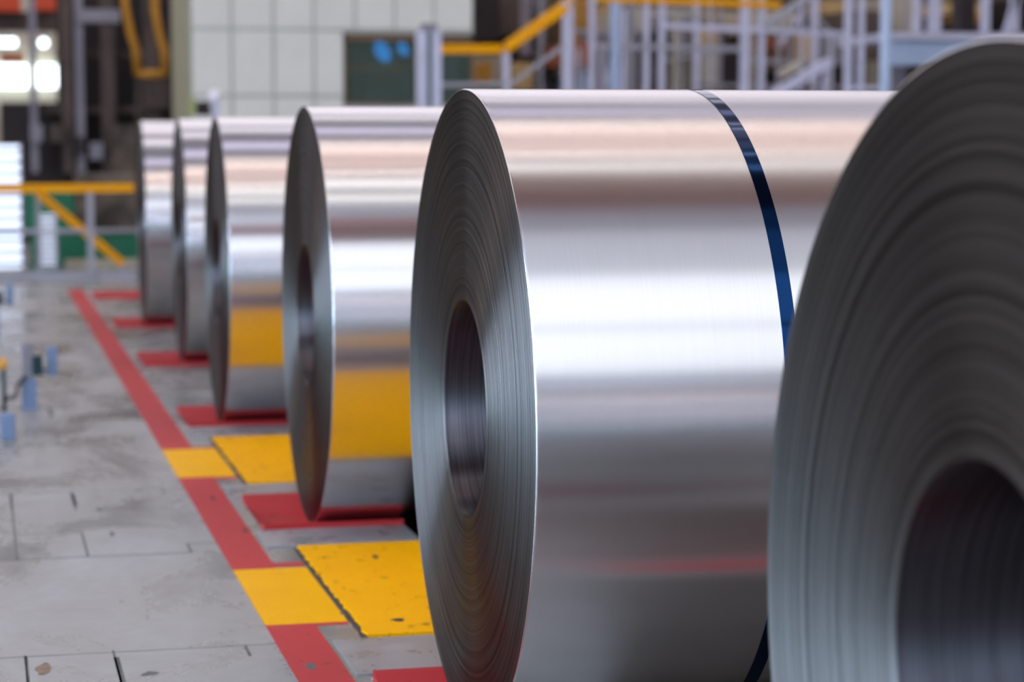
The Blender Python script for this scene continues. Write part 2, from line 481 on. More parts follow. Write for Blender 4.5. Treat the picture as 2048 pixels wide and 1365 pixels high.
# unseen tube rows added below the roof for thin highlights on the strap
for i, y in enumerate((8.6, 12.2, 13.2)):
    t = thing('added_tube_row', 'added unseen row of tube lights across the hall roof, %s' % ('nearest row', 'middle row', 'farthest row')[i], 'ceiling light', (4, y, HZ-0.5), 'added tube rows under the roof')
    MB().box(HX0+3, HX1-3, y-0.12, y+0.12, HZ-0.42, HZ-0.34).build('housing', M['beam'], t)
    MB().box(HX0+3, HX1-3, y-0.05, y+0.05, HZ-0.47, HZ-0.42).build('tube', M['lamp'], t)
    for k in range(4): MB().box(HX0+4+k*10, HX0+4.03+k*10, y-0.015, y+0.015, HZ-0.34, HZ).build('hanger', M['beam'], t)
# unseen crane bridge added for the brown band mirrored in the coils
t = thing('added_crane_bridge', 'added unseen red brown crane bridge above the near coils, for their reflections', 'crane', (4, 5.4, 5.3))
MB().box(HX0+0.6, HX1-0.6, 4.75, 5.05, 5.3, 6.0).build('girder', M['crane_red'], t)
MB().box(HX0+0.6, HX1-0.6, 5.75, 6.05, 5.3, 6.0).build('girder', M['crane_red'], t)
for xe in (HX0+0.1, HX1-0.6): MB().box(xe, xe+0.5, 4.2, 6.6, 5.4, 5.9).build('end_carriage', M['beam'], t)

MB().box(HX0+0.6, HX1-0.6, 5.05, 5.75, 5.4, 5.46).build('walkway_deck', M['crane_red'], t)

# ---------------------------------------------------------------- floor plates, joints and paint
def rect(a0, a1, y0, y1):
    return [(S_(a0, y0), y0), (S_(a1, y0), y0), (S_(a1, y1), y1), (S_(a0, y1), y1)]


PER = 3.39
jn = MB()
for k in range(-1, 7):
    ya = 7.2+PER*k; yb = 8.9+PER*k
    jn.prism(rect(-3.0, 0.965, ya, ya+0.005), -0.02, 0.0006)
    jn.prism(rect(-3.0, 0.41, yb, yb+0.014), -0.02, 0.0006)
    jn.prism(rect(0.41, 0.84, yb, yb+0.012), -0.02, 0.0006)
    jn.prism(rect(0.84, 0.965, yb+0.2, yb+0.21), -0.02, 0.0006)
    jn.prism(rect(0.835, 0.845, yb, yb+0.21), -0.02, 0.0006)
    jn.prism(rect(0.115, 0.124, yb, yb+1.7), -0.02, 0.0006)
    jn.prism(rect(0.405, 0.415, yb+0.02, yb+0.58), -0.02, 0.0006)
    jn.prism(rect(0.405, 0.424, yb+1.26, yb+1.62), -0.02, 0.0006)
    jn.prism(rect(0.12, 0.41, yb+0.58, yb+0.588), -0.02, 0.0006)
    jn.prism(rect(0.406, 0.414, ya-0.55, ya+0.03), -0.02, 0.0006)
    jn.prism(rect(0.852, 0.862, ya-0.15, ya+0.0), -0.02, 0.0006)
    jn.prism(rect(0.112, 0.119, ya-0.45, ya+0.02), -0.02, 0.0006)
struct(jn.build('trim_9', M['joint']))

# worn spots and bolt recesses in the floor
def blot(cx, cy, rx, ry, seed, z=0.0024):
    rnd = random.Random(seed); n = 14
    pts = [(cx+rx*math.cos(2*PI*k/n)*rnd.uniform(0.55, 1.15), cy+ry*math.sin(2*PI*k/n)*rnd.uniform(0.55, 1.15)) for k in range(n)]
    return MB().prism(pts, z-0.0008, z)


wk = 10
for (px_, py_, rx, ry, mt, z) in ((0.845, 6.86, 0.018, 0.05, 'joint', 0.0026), (0.32, 6.88, 0.03, 0.035, 'joint', 0.0008), (0.862, 9.35, 0.012, 0.05, 'gap', 0.0026),
                                  (0.79, 10.25, 0.012, 0.08, 'gap', 0.0026), (0.24, 10.05, 0.012, 0.07, 'joint', 0.0008), (0.28, 9.4, 0.012, 0.06, 'joint', 0.0008),
                                  (-0.02, 7.02, 0.03, 0.10, 'rust_stain', 0.0008), (1.33, 8.58, 0.012, 0.05, 'gap', 0.0135), (1.235, 7.42, 0.03, 0.03, 'gap', 0.0135), (1.05, 7.6, 0.004, 0.02, 'gap', 0.005)):
    struct(blot(px_, py_, rx, ry, wk, z).build('trim_%d' % wk, M[mt])); wk += 1

# painted red line beside the row
rl = MB(); rl.prism(rect(0.965, 1.142, 3.0, 24.9), 0.0, 0.002)
for yc in (8.06, 11.43):
    rl.prism(rect(1.142, 1.262, yc-0.62, yc-0.55), 0.0, 0.002)
    rl.prism(rect(1.142, 1.262, yc+0.46, yc+0.54), 0.0, 0.002)
tag(rl.build('floor_marking', M['red']), 'long red painted line on the grey floor running beside the coils', 'floor marking')
for yc, nm in ((7.98, 'nearest yellow painted square inside the red floor line'), (11.40, 'farther yellow painted square inside the red floor line')):
    tag(MB().prism(rect(0.965, 1.262, yc-0.50, yc+0.50), 0.0, 0.0035).build('floor_marking', M['yellow']), nm, 'floor marking', 'yellow squares on the red line')


def jag_rect(a0, a1, y0, y1, seed, amp=0.006, n=36):
    rnd = random.Random(seed)
    p = [(S_(a0, y0), y0), (S_(a1, y0), y0), (S_(a1, y1), y1)]
    for i in range(n+1):
        y = y1+(y0-y1)*i/n
        j = 0 if i in (0, n) else rnd.uniform(-amp, amp)
        if 0 < i < n: p.append((S_(a0, y)+j, y))
        elif i == 0: p.append((S_(a0, y), y))
    return p


for (y0, y1, nm, sd) in ((7.22, 8.90, 'yellow painted steel floor plate between the second and third coil from the front', 1),
                         (10.61, 12.30, 'yellow painted steel floor plate between the third and fourth coil from the front', 2)):
    t = thing('floor_plate', nm, 'floor plate', (S_(2.2, y0), (y0+y1)/2, 0), 'yellow plates between the coils')
    MB().prism(jag_rect(1.290, 3.3, y0, y1, sd, 0.009, 60), 0.0, 0.012).build('cover', M['yellow_plate'], t)
    MB().prism(jag_rect(1.270, 1.290, y0-0.01, y1, sd+5, 0.004), 0.0, 0.003).build('worn_edge', M['gap'], t)
# grey kerb plates between yellow plates and saddles
for i, (y0, y1, a0, nm) in enumerate(((8.93, 9.31, 1.16, 'grey steel floor plate behind the nearest yellow plate'), (12.34, 12.78, 1.16, 'grey steel floor plate behind the farther yellow plate'),
                               (6.70, 7.19, 1.16, 'grey steel floor plate in front of the nearest yellow plate'), (10.2, 10.58, 1.16, 'grey steel floor plate in front of the farther yellow plate'))):
    tag(MB().prism(rect(a0, 1.83, y0, y1), 0.0, 0.008).build('floor_plate', M['plate']), nm, 'floor plate', 'grey plates beside the yellow plates')
# red plate between the two nearest coils
tag(MB().prism(rect(1.80, 3.4, 4.82, 4.91), 0.0, 0.008).build('floor_plate', M['red_pad']), 'red painted strip plate on the floor between the two nearest coils', 'floor plate')
tag(MB().prism(rect(1.76, 3.4, 3.95, 4.78), 0.0, 0.006).build('floor_plate', M['dark_brown']), 'dark brown sheet standing in for the shaded floor between the two nearest coils', 'floor plate')  # dark sheet added for the shaded floor mirrored in the strapped coil
tag(MB().prism(rect(1.74, 3.4, 4.95, 5.70), 0.0, 0.003).build('floor_plate', M['pit_dark']), 'dark sheet standing in for the pit in front of the strapped coil', 'floor plate')  # dark sheet added where the pit's darkness is mirrored in the coil
# empty far saddle and the others
WHO = ['nearest coil at right edge', 'second coil with the blue strap', 'third coil from the front', 'fourth coil from the front', 'fifth coil from the front', 'farthest coil', None]
for i, c in enumerate(SADDLES):
    nm = 'low red painted saddle pads under the %s' % WHO[i] if WHO[i] else 'empty red painted saddle pads beyond the farthest coil'
    t = thing('coil_saddle', nm, 'saddle', (S_(2.1, c), c, 0), 'red saddles under the coils')
    lo = ZC[i]-COILS[i][2] if WHO[i] else -0.03
    for (a0, a1) in ((1.205, 1.835), (2.365, 2.995)):
        h = PAD_H-0.005
        prof = [(c-h, -0.12), (c-h, 0.028), (c-h+0.03, 0.026), (c-0.10, lo-0.001), (c+0.10, lo-0.001), (c+h-0.03, 0.026), (c+h, 0.028), (c+h, -0.12)]
        b = MB()
        A = [b.bm.verts.new((S_(a0, y), y, z)) for y, z in prof]; B = [b.bm.verts.new((S_(a1, y), y, z)) for y, z in prof]
        n = len(prof)
        for k in range(n): b.bm.faces.new((A[k], A[(k+1) % n], B[(k+1) % n], B[k]))
        b.bm.faces.new(A); b.bm.faces.new(list(reversed(B)))
        b.build('pad', M['red_pad'], t)


# ---------------------------------------------------------------- the steel coils
CL = ['huge steel coil nearest the camera, cut by the right edge', 'large shiny steel coil in sharp focus with a blue strap',
      'third steel coil from the front, beside the yellow floor plates', 'fourth steel coil from the front, reflecting yellow',
      'fifth steel coil from the front, narrow sliver visible', 'farthest steel coil in the row, at the far left']
for i, (X, Y, R) in enumerate(COILS):
    rnd = random.Random(20+i)
    zc = ZC[i]
    t = thing('steel_coil', CL[i], 'coil', (X, Y, zc), 'steel coils in a row', local=True)
    HR = 0.34*R
    seg = 320 if i < 2 else 200
    # outer wrap: crisp with tiny rounded lips
    MB().lathe_x([(0.0, R-0.004), (0.001, R-0.001), (0.004, R), (0.008, R), (0.03, R), (WID-0.03, R), (WID-0.008, R), (WID-0.004, R), (WID-0.001, R-0.001), (WID, R-0.004)], seg).build('outer_wrap', M['wrap'], t)
    # stacked edges: wraps stand out by fractions of a millimetre
    def edge_prof(x0, sgn, nr):
        p = [(x0, R-0.004)]
        r = R-0.004
        off = 0.0
        while r > HR+0.012:
            st = rnd.uniform(0.003, 0.014) if nr else 0.03
            r2 = max(HR+0.008, r-st)
            off = off*0.75+rnd.uniform(-0.0004, 0.0004)
            if rnd.random() < 0.05: off += rnd.uniform(-0.0008, 0.0003)
            p.append((x0+sgn*off, r-0.0004)); p.append((x0+sgn*off, r2))
            r = r2
        p.append((x0-sgn*0.0, HR+0.004)); p.append((x0-sgn*0.004, HR))
        return p
    MB().lathe_x(edge_prof(0.0, -1, i < 4), seg, smooth=False).build('end_face', M['edge'], t)
    MB().lathe_x(edge_prof(WID, 1, False), 96).build('end_face', M['edge'], t)
    MB().lathe_x([(0.004, HR), (0.02, HR+0.001), (0.05, HR), (0.08, HR), (WID-0.03, HR), (WID-0.004, HR)], seg if i < 3 else 96).build('bore', M['bore'], t)
    if i == 1:
        x0, x1 = 1.872*K-X, 1.911*K-X
        sp = MB().lathe_x([(x0, R-0.0003), (x0, R+0.0011), (x0+0.001, R+0.0014), (x0+0.002, R+0.00142), (x0+0.004, R+0.00142), (x1-0.004, R+0.00142), (x1-0.002, R+0.00142), (x1-0.001, R+0.0014), (x1, R+0.0011), (x1, R-0.0003)], 320).build('strap', M['strap'], t)
        sp['label'] = 'dark blue steel strap round the coil'

# ---------------------------------------------------------------- small floor sensors at left
def sensor(name, label, base, hgt, near):
    t = thing(name, label, 'sensor', base, 'sensor stands on the floor at left')
    x, y, _ = base
    MB().box(x-0.055, x+0.055, y-0.05, y+0.05, 0, 0.012).box(x-0.05, x+0.045, y-0.035, y+0.035, 0.012, 0.20).build('stand', M['sensor_blue'], t)
    MB().box(x-0.045, x+0.02, y-0.02, y+0.02, 0.20, hgt, 0.004).build('sensor_plate', M['mid_grey'], t)
    MB().box(x+0.02, x+0.085, y-0.06, y+0.02, 0.22, 0.35, 0.006).build('sensor_head', M['teal_dark'], t)
    MB().box(x+0.115, x+0.18, y-0.01, y+0.03, 0.21, 0.40, 0.004).box(x+0.02, x+0.115, y+0.0, y+0.02, 0.24, 0.26).build('reflector_plate', M['sensor_blue'], t)
    MB().tube([(x-0.03, y-0.04, 0.21), (x-0.07, y-0.06, 0.17), (x-0.09, y-0.08, 0.09), (x-0.15, y-0.08, 0.075)], 0.012).build('cable', M['black'], t)
    MB().tube([(x-0.16, y-0.08, 0.0), (x-0.16, y-0.08, 0.27)], 0.014).build('post', M['teal_dark'], t)
    MB().tube([(x-0.16, y-0.08, 0.27), (x-0.16, y-0.08, 0.34)], 0.018).build('post_cap', M['rail_yellow'], t)


p = at(60, 815, 13.95); sensor('sensor_stand', 'nearer grey blue sensor stand on the floor at left, beside a yellow capped post', (p.x, 13.95, 0), 0.43, True)
p = at(-12, 658, 19.9); sensor('sensor_stand', 'farther blurred sensor stand on the floor at the left edge', (p.x, 19.9, 0), 0.42, False)
p = at(17, 878, 12.55)
tag(MB().box(p.x-0.045, p.x+0.04, 12.5, 12.6, 0, 0.15, 0.006).build('junction_box', M['sensor_blue']), 'small pale blue box standing on the floor at the left edge', 'box')

# ---------------------------------------------------------------- background helpers
def vbar(b, px, wpx, v0, v1, Y, dy=None):
    A = at(px, v0, Y); B = at(px, v1, Y)
    ww = wpx/CAM_F*Y
    b.box(A.x-ww/2, A.x+ww/2, Y-(dy or ww)/2, Y+(dy or ww)/2, B.z, A.z)
    return b


def zof(v, Y): return at(1024, v, Y).z


def rectpx(b, x0, x1, v0, v1, Y, dy=0.3, to_floor=False):
    A = at(x0, v0, Y); B = at(x1, v1, Y)
    b.box(A.x, B.x, Y, Y+dy, 0 if to_floor else B.z, A.z)
    return b


# ---------------------------------------------------------------- control room
CY = 28.0
x0 = at(382, 100, CY).x; x1 = at(946, 100, CY).x
t = thing('control_room', 'cream panelled control room with a dark window behind the coils', 'room', ((x0+x1)/2, CY+2, 0))
jx = [at(v, 100, CY).x for v in (463, 547, 628, 710, 789, 868)]
zj = [zof(194, CY), zof(64, CY), zof(64, CY)+1.0, zof(64, CY)+2.0]
wx0, wx1 = at(687, 100, CY).x, at(944, 100, CY).x
wz0, wz1 = zof(210, CY), zof(70, CY)
HT = 5.0
b = MB()   # backing shell around the window hole
b.box(x0, wx0, CY, CY+0.1, 0, HT).box(wx1, x1, CY, CY+0.1, 0, HT).box(wx0, wx1, CY, CY+0.1, 0, wz0).box(wx0, wx1, CY, CY+0.1, wz1, HT)
b.build('wall_backing', M['panel_joint'], t)
b = MB()
xs = [x0]+jx+[x1]; zs = [0, 1.0]+zj+[HT]
g = 0.042
for i in range(len(xs)-1):
    for k in range(len(zs)-1):
        a0, a1, c0, c1 = xs[i]+g/2, xs[i+1]-g/2, zs[k]+g/2, zs[k+1]-g/2
        if a1 > wx0 and a0 < wx1 and c1 > wz0 and c0 < wz1:
            if a0 < wx0-0.05: b.box(a0, wx0-0.01, CY-0.03, CY, c0, c1)
            if c1 > wz1+0.03: b.box(max(a0, a0), a1, CY-0.03, CY, max(wz1+0.01, c0), c1)
            continue
        b.box(a0, a1, CY-0.03, CY, c0, c1)
b.build('front_panels', M['panel'], t)
MB().box(x0, x0+0.1, CY+0.1, CY+4.0, 0, HT).build('side_wall', M['olive'], t)
MB().box(x0, x1, CY+0.1, CY+4, HT, HT+0.1).box(x1-0.1, x1, CY+0.1, CY+4, 0, HT).box(x0+0.1, x1-0.1, CY+3.9, CY+4, 0, HT).build('shell', M['interior'], t)
fr = MB()
fr.box(wx0, wx1, CY-0.05, CY+0.08, wz1-0.10, wz1).box(wx0, wx1, CY-0.05, CY+0.08, wz0, wz0+0.035).box(wx0, wx0+0.03, CY-0.05, CY+0.08, wz0, wz1).box(wx1-0.03, wx1, CY-0.05, CY+0.08, wz0, wz1)
wf = fr.build('window_frame', M['brown'], t)
gl = MB().box(wx0+0.03, wx1-0.03, CY+0.0, CY+0.02, wz0+0.035, wz1-0.10).build('glass', M['glass_dark'], wf)
gl.location = (0, 0, 0)
# inside the room: curtain and glowing blue discs standing in for reflections on the glass
p0, p1 = at(735, 100, CY+0.6).x, at(800, 100, CY+0.6).x
tag(MB().box(p0, p1, CY+0.6, CY+0.7, 0, zof(120, CY+0.6)).build('cabinet', M['interior2']), 'grey cabinet seen dimly through the control room window', 'cabinet')


def tilted_glow(cx, cv, wpx, hpx, tilt, label):
    Y = CY+0.4
    c = at(cx, cv, Y); ww = wpx/CAM_F*Y; hh = hpx/CAM_F*Y
    t2 = thing('lamp', label, 'lamp', (c.x, Y, c.z), 'blue glow discs for window reflections')  # no lamp: glowing disc put in for a reflection on the glass
    b = MB()
    n = 20
    up = Vector((math.sin(tilt), 0, math.cos(tilt))); rt = Vector((math.cos(tilt), 0, -math.sin(tilt)))
    ring = []
    for k in range(n):
        a = 2*PI*k/n
        v = rt*(ww/2*math.cos(a))+up*(hh/2*math.sin(a))
        ring.append(v)
    f0 = [b.bm.verts.new(c+v) for v in ring]; f1 = [b.bm.verts.new(c+v*0.9+Vector((0, 0.05, 0))) for v in ring]
    b.bm.faces.new(f0); b.bm.faces.new(list(reversed(f1)))
    for k in range(n): b.bm.faces.new((f0[k], f0[(k+1) % n], f1[(k+1) % n], f1[k]))
    b.build('glow_disc', M['blue_glow'], t2)
    MB().tube([c+Vector((0, 0.05, 0)), c+Vector((0, 0.05, 1.2))], 0.012).build('cord', M['black'], t2)


tilted_glow(765, 103, 30, 46, -0.5, 'larger glowing blue disc standing in for a reflection in the control room window')
tilted_glow(806, 98, 20, 30, -0.5, 'smaller glowing blue disc at right standing in for a window reflection')

pl = bpy.data.lights.new('room_fill', 'POINT'); pl.energy = 6; pl.color = (0.7, 1.0, 0.85); pl.shadow_soft_size = 0.1  # added greenish fill light, no lamp known inside the room
po = bpy.data.objects.new('room_fill', pl); COL.objects.link(po); po.location = ((x0+x1)/2+0.3, CY+2.5, 4.0)

# small thing on the control room side above the coils
p = at(430, 193, 25.0)
t = thing('beacon', 'small white beacon on a grey post in front of the control room', 'beacon', (p.x, 25.0, 0))
MB().box(p.x-0.04, p.x+0.04, 24.96, 25.04, 0, p.z-0.05).build('post', M['steel_paint'], t)
MB().sphere((p.x, 25.0, p.z), 0.08).build('dome', M['white_dome'], t)
MB().box(p.x-0.32, p.x-0.23, 24.95, 25.05, p.z-0.22, p.z-0.02).build('yellow_green_box', M['yellow_green'], t)
MB().box(p.x-0.22, p.x-0.06, 24.95, 25.05, p.z-0.22, p.z-0.06).box(p.x-0.06, p.x-0.03, 24.98, 25.02, p.z-0.2, p.z-0.16).build('control_box', M['dark_steel'], t)

# ---------------------------------------------------------------- left background
# guard rail in front of the green machine
GY = 26.6
t = thing('guard_rail', 'yellow topped guard rail across the floor at the far left', 'railing', (at(180, 400, GY).x, GY, 0))
zr = zof(372, GY)
MB().bar((at(-60, 372, GY).x, GY, zr), (at(268, 372, GY).x, GY, zr), 0.10).build('top_rail', M['rail_yellow'], t)
b = MB(); b.tube([(at(-60, 455, GY).x, GY, zof(455, GY)), (at(300, 455, GY).x, GY, zof(455, GY))], 0.028); b.build('mid_rail', M['rail_grey'], t)
for px in (-40, 180):
    X = at(px, 400, GY).x; MB().box(X-0.04, X+0.04, GY-0.03, GY+0.03, 0, zr-0.05).build('post', M['rail_grey'], t)
MB().box(at(-60, 500, GY).x, at(272, 500, GY).x, GY+0.03, GY+0.045, 0.0, 0.10).build('kick_plate', M['rail_grey'], t)
# yellow stair hand rail
SY = 27.4
t = thing('stair_handrail', 'yellow sloping hand rail behind the far left guard rail', 'railing', (at(248, 530, SY).x, SY, 0))
A = at(75, 385, SY); B = at(246, 528, SY)
MB().bar(A, B, 0.10, 0.06).build('rail', M['rail_yellow'], t)
for P in (A, B): MB().box(P.x-0.03, P.x+0.03, SY-0.03, SY+0.03, 0, P.z).build('post', M['rail_grey'], t)
# green guard and grey plinth
GM = 29.0
t = thing('machine_guard', 'green machine guard panel low behind the guard rail', 'machine', (at(160, 500, GM).x, GM, 0))
MB().prism([(at(50, 1, GM).x, GM), (at(275, 1, GM).x, GM), (at(275, 1, GM).x, GM+1), (at(50, 1, GM).x, GM+1)], 0.0, zof(462, GM)).build('lower_panel', M['green'], t)
rectpx(MB(), 50, 150, 380, 462, GM, 1.0).build('upper_panel', M['green'], t)
rectpx(MB(), 150, 300, 350, 462, GM+0.05, 1.0).build('grey_panel', M['mill_back'], t)
rectpx(MB(), 130, 300, 520, 560, GM-0.2, 0.15, True).build('base_strip', M['taupe'], t)
# louvred daylight openings
def louvre(px0, px1, v0, v1, Y, label):
    t = thing('louvre_panel', label, 'louvre', (at((px0+px1)/2, v1, Y).x, Y, 0), 'bright louvres at the left edge')
    a, c = at(px0, v0, Y), at(px1, v1, Y)
    MB().box(a.x, c.x, Y+0.10, Y+0.14, 0.05, a.z).build('lit_pane', M['far_win2'], t)
    b = MB(); n = 11
    for k in range(n):
        z = 0.05+(a.z-0.05)*(k+0.5)/n
        b.box(a.x-0.01, c.x+0.01, Y, Y+0.05, z-0.022, z+0.022)
    b.box(a.x-0.03, a.x-0.01, Y, Y+0.14, 0, a.z+0.03).box(c.x+0.01, c.x+0.03, Y, Y+0.14, 0, a.z+0.03)
    b.build('slats', M['rail_grey'], t)


M['far_win2'] = mat('louvre daylight', (230, 240, 255), 0.5, emit=(225, 236, 255), estr=0.85)
louvre(-60, 44, 290, 545, 28.2, 'tall bright louvred light panel at the left edge behind the guard rail')
louvre(76, 112, 430, 545, 28.2, 'short bright louvred light panel beside the green guard')

# dark mill structure behind, with columns
DY = 35.0
t = thing('mill_stand', 'dark brown steel mill structure at upper left behind the coils', 'machine', (at(220, 300, DY).x, DY+1, 0))
rectpx(MB(), 112, 345, -60, 345, DY+1.6, 0.5, True).build('backing', M['dark_steel'], t)
rectpx(MB(), 0, 345, 205, 345, DY+1.0, 0.5, True).build('lower_frame', M['dark_steel'], t)
b = MB(); rectpx(b, 150, 240, 18, 45, DY, 0.5); b.build('pale_beam', M['mid_grey'], t)
b = MB(); rectpx(b, 110, 340, 100, 116, DY+0.5, 0.3); rectpx(b, 60, 300, 212, 226, DY+0.4, 0.3); b.build('cross_beam', M['dark_brown'], t)
for px, ww, mt in ((155, 15, 'mid_grey'), (212, 26, 'dark_brown'), (62, 14, 'mid_grey'), (130, 22, 'dark_brown'), (300, 30, 'dark_brown')):
    vbar(MB(), px, ww, -60, 345 if px != 62 else 345, DY+0.2, 0.3).build('upright', M[mt], t)
rectpx(MB(), 225, 274, 250, 345, DY-0.6, 0.5, True).build('cabinet', M['mill_back'], t)
rectpx(MB(), 285, 338, 150, 215, DY-0.2, 0.5).build('drive_box', M['dark_brown'], t)
for q in range(6):
    rnd = random.Random(q+3)
    px = 60+q*40; v = 235+rnd.randint(0, 60)
    rectpx(MB(), px, px+26, v, v+34, DY-0.1, 0.4).build('housing', M[('mid_grey', 'dark_brown', 'dark_steel')[q % 3]], t)
t = thing('ladder_cage', 'thin yellow bent pipe frame hanging at upper left', 'pipe frame', (at(290, 150, DY-1).x, DY-1, 0))
LY = DY-1
b = MB(); b.tube([at(248, -40, LY), at(250, 10, LY), at(262, 70, LY), at(272, 100, LY), at(275, 150, LY)], 0.06)
b.build('pipe', M['ochre'], t)
b = MB(); b.tube([at(308, -40, LY), at(310, 20, LY), at(320, 75, LY), at(328, 100, LY), at(330, 150, LY)], 0.06)
b.build('pipe', M['ochre'], t)
MB().tube([at(275, 148, LY), at(333, 148, LY)], 0.06).build('rung', M['ochre'], t)
MB().bar(at(275, 150, LY), Vector((at(275, 150, LY).x, LY, 0)), 0.05).build('post', M['dark_brown'], t)

# far bright windows, crane and lamps at the upper left corner
FY = 60.0
for (a, c, v0, v1) in ((-40, 54, 130, 175), (58, 116, 130, 175)):
    wn += 1
    A = at(a, v0, FY); B = at(c, v1, FY)
    struct(MB().box(A.x, B.x, FY, FY+0.1, B.z, A.z).build('window_%d' % wn, M['far_win']))
struct(rectpx(MB(), -80, 125, -60, 330, FY+0.3, 0.3, True).build('wall_screen', M['taupe']))
for (cx, cv, ww, hh, nm) in ((10, 85, 44, 24, 'oval ceiling lamp glowing white at the upper left edge'), (87, 86, 28, 28, 'round white lamp glowing at upper left beside a grey column')):
    t = thing('hall_lamp', nm, 'lamp', (at(cx, cv, 50).x, 50, at(cx, cv, 50).z), 'white lamps at upper left')
    c = at(cx, cv, 50); rr = hh/2/CAM_F*50*0.6
    if ww > hh: MB().tube([c-Vector((0.25, 0, 0)), c+Vector((0.25, 0, 0))], rr).build('bulb', M['far_win'], t)
    else: MB().sphere(c, rr).build('bulb', M['far_win'], t)
    MB().tube([c+Vector((0, 0, rr)), c+Vector((0, 0, HZ-c.z-0.02))], 0.03).build('stem', M['beam'], t)
t = thing('crane', 'orange red crane beam at the top left corner', 'crane', (at(30, 10, 45).x, 45, 0))
rectpx(MB(), -60, 42, -20, 22, 45, 0.8).build('beam', M['crane'], t)
rectpx(MB(), 57, 112, -20, 20, 45, 0.8).build('beam', M['crane'], t)
rectpx(MB(), -60, 116, 22, 62, 45.5, 0.6).build('rail_beam', M['dark_brown'], t)
rectpx(MB(), 0, 48, 105, 125, 45.5, 0.4).build('trolley', M['rust'], t)
vbar(MB(), 116, 12, -40, 380, 45.8, 0.4).build('leg', M['dark_steel'], t)

# ---------------------------------------------------------------- right background: platforms and railings
b = MB()
# mast of two channels in front of the control room
MY = 23.5
t = thing('mast', 'pale grey twin channel mast in front of the control room window', 'mast', (at(857, 178, MY).x, MY, 0))
for px in (843, 871):
    A = at(px, 62, MY); MB().box(A.x-0.052, A.x+0.052, MY-0.08, MY+0.08, 0, A.z).build('channel', M['steel_paint'], t)
A = at(857, 60, MY); MB().box(A.x-0.03, A.x+0.03, MY, MY+0.06, 0, A.z).build('web', M['green'], t)
c0 = at(842, 62, MY); c1 = at(873, 48, MY); MB().box(c0.x, c1.x, MY-0.07, MY+0.07, c0.z, c1.z).build('cap', M['mid_grey'], t)


def rail(label, Y, posts, pieces, name='railing', cat='railing', group='railings behind the coils'):
    """posts: (px, wpx, vtop, vbottom, mat); pieces: (p0, v0, p1, v1, thick px, mat)"""
    cx = sum(p[0] for p in posts)/len(posts) if posts else pieces[0][0]
    t = thing(name, label, cat, (at(cx, 178, Y).x, Y, 0), group)
    for px, wp, v0, mt in posts:
        A = at(px, v0, Y); ww = 0.85*wp/CAM_F*Y/2
        MB().box(A.x-ww, A.x+ww, Y-ww, Y+ww, 0, A.z).build('post', M[mt], t)
    for p0, v0, p1, v1, th, mt in pieces:
        MB().bar(at(p0, v0, Y-0.02), at(p1, v1, Y-0.02), th/CAM_F*Y).build('rail', M[mt], t)
    return t


rail('yellow topped stair railing climbing right of the control room', 24.5,
     [(1012, 16, 98, 'steel_paint'), (1131, 15, 2, 'steel_paint')],
     [(852, 98, 1004, 98, 18, 'rail_yellow'), (1010, 101, 1132, 16, 15, 'rail_yellow'),
      (880, 170, 1012, 168, 9, 'rail_grey'), (1020, 170, 1130, 90, 8, 'rail_grey')])
rail('second yellow stair hand rail parallel behind the first', 25.3, [(1142, 12, -10, 'steel_paint')],
     [(1012, 92, 1142, 0, 15, 'rail_yellow')])
rail('tall pale platform railing with a yellow top rail above the strapped coil', 26.5,
     [(1184, 14, -20, 'steel_paint'), (1230, 20, -30, 'blue_paint'), (1248, 10, 20, 'steel_paint'), (1293, 14, -20, 'steel_paint'), (1324, 15, -20, 'steel_paint'), (1490, 19, -20, 'steel_paint'), (1524, 14, -20, 'steel_paint')],
     [(1190, -4, 1290, 1, 12, 'rail_yellow'), (1290, 0, 1560, 10, 13, 'rail_yellow'),
      (1324, 52, 1690, 68, 11, 'steel_paint'), (1190, 92, 1480, 98, 10, 'rail_grey')])
rail('farther grey railing between the tall platform posts', 29.5,
     [(1254, 18, -30, 'mid_grey'), (1394, 13, -20, 'steel_paint'), (1630, 16, -30, 'steel_paint'), (1580, 9, 40, 'mid_grey'), (1440, 9, 10, 'mid_grey'), (1350, 10, 20, 'taupe')],
     [(1254, 25, 1480, 30, 9, 'taupe'), (1394, 170, 1700, 176, 8, 'mid_grey'), (1480, 120, 1640, 128, 7, 'rail_grey')])
rail('distant thin grey scaffold uprights behind the platform railing', 31.0,
     [(px, wq, vt, mt) for px, wq, vt, mt in ((905, 6, 112, 'rail_grey'), (1082, 7, -20, 'rail_grey'), (1158, 8, 96, 'steel_paint'), (1206, 9, 84, 'steel_paint'),
      (1270, 8, -20, 'rail_grey'), (1362, 7, 30, 'rail_grey'), (1421, 7, -20, 'steel_paint'), (1506, 8, -20, 'taupe'), (1558, 8, 30, 'rail_grey'),
      (1604, 9, -20, 'steel_paint'), (1662, 8, 60, 'steel_paint'), (1812, 8, -20, 'rail_grey'), (1925, 7, -20, 'rail_grey'))],
     [(1140, 60, 1250, 70, 7, 'rail_grey'), (1205, 178, 1255, 60, 7, 'steel_paint'), (1330, 120, 1480, 96, 6, 'rail_grey'), (1560, 90, 1600, 30, 7, 'steel_paint'), (1640, 40, 1700, 110, 6, 'rail_grey')])
t = rail('sloping pale stair stringer descending left of the blue pipe', 25.8, [(1650, 10, 130, 'steel_paint')],
         [(1545, 190, 1660, 124, 20, 'steel_paint'), (1530, 52, 1625, -12, 14, 'rail_grey'), (1560, 150, 1600, 128, 14, 'taupe')], name='stair')
rail('pair of upright grey pipes left of the thick blue pipe', 25.0,
     [(1698, 16, -40, 'steel_paint'), (1724, 13, -40, 'steel_paint')], [(1690, 176, 1760, 177, 8, 'steel_paint')])
t = thing('standpipe', 'thick pale blue vertical pipe behind the nearest coil', 'pipe', (at(1774, 170, 24).x, 24, 0))
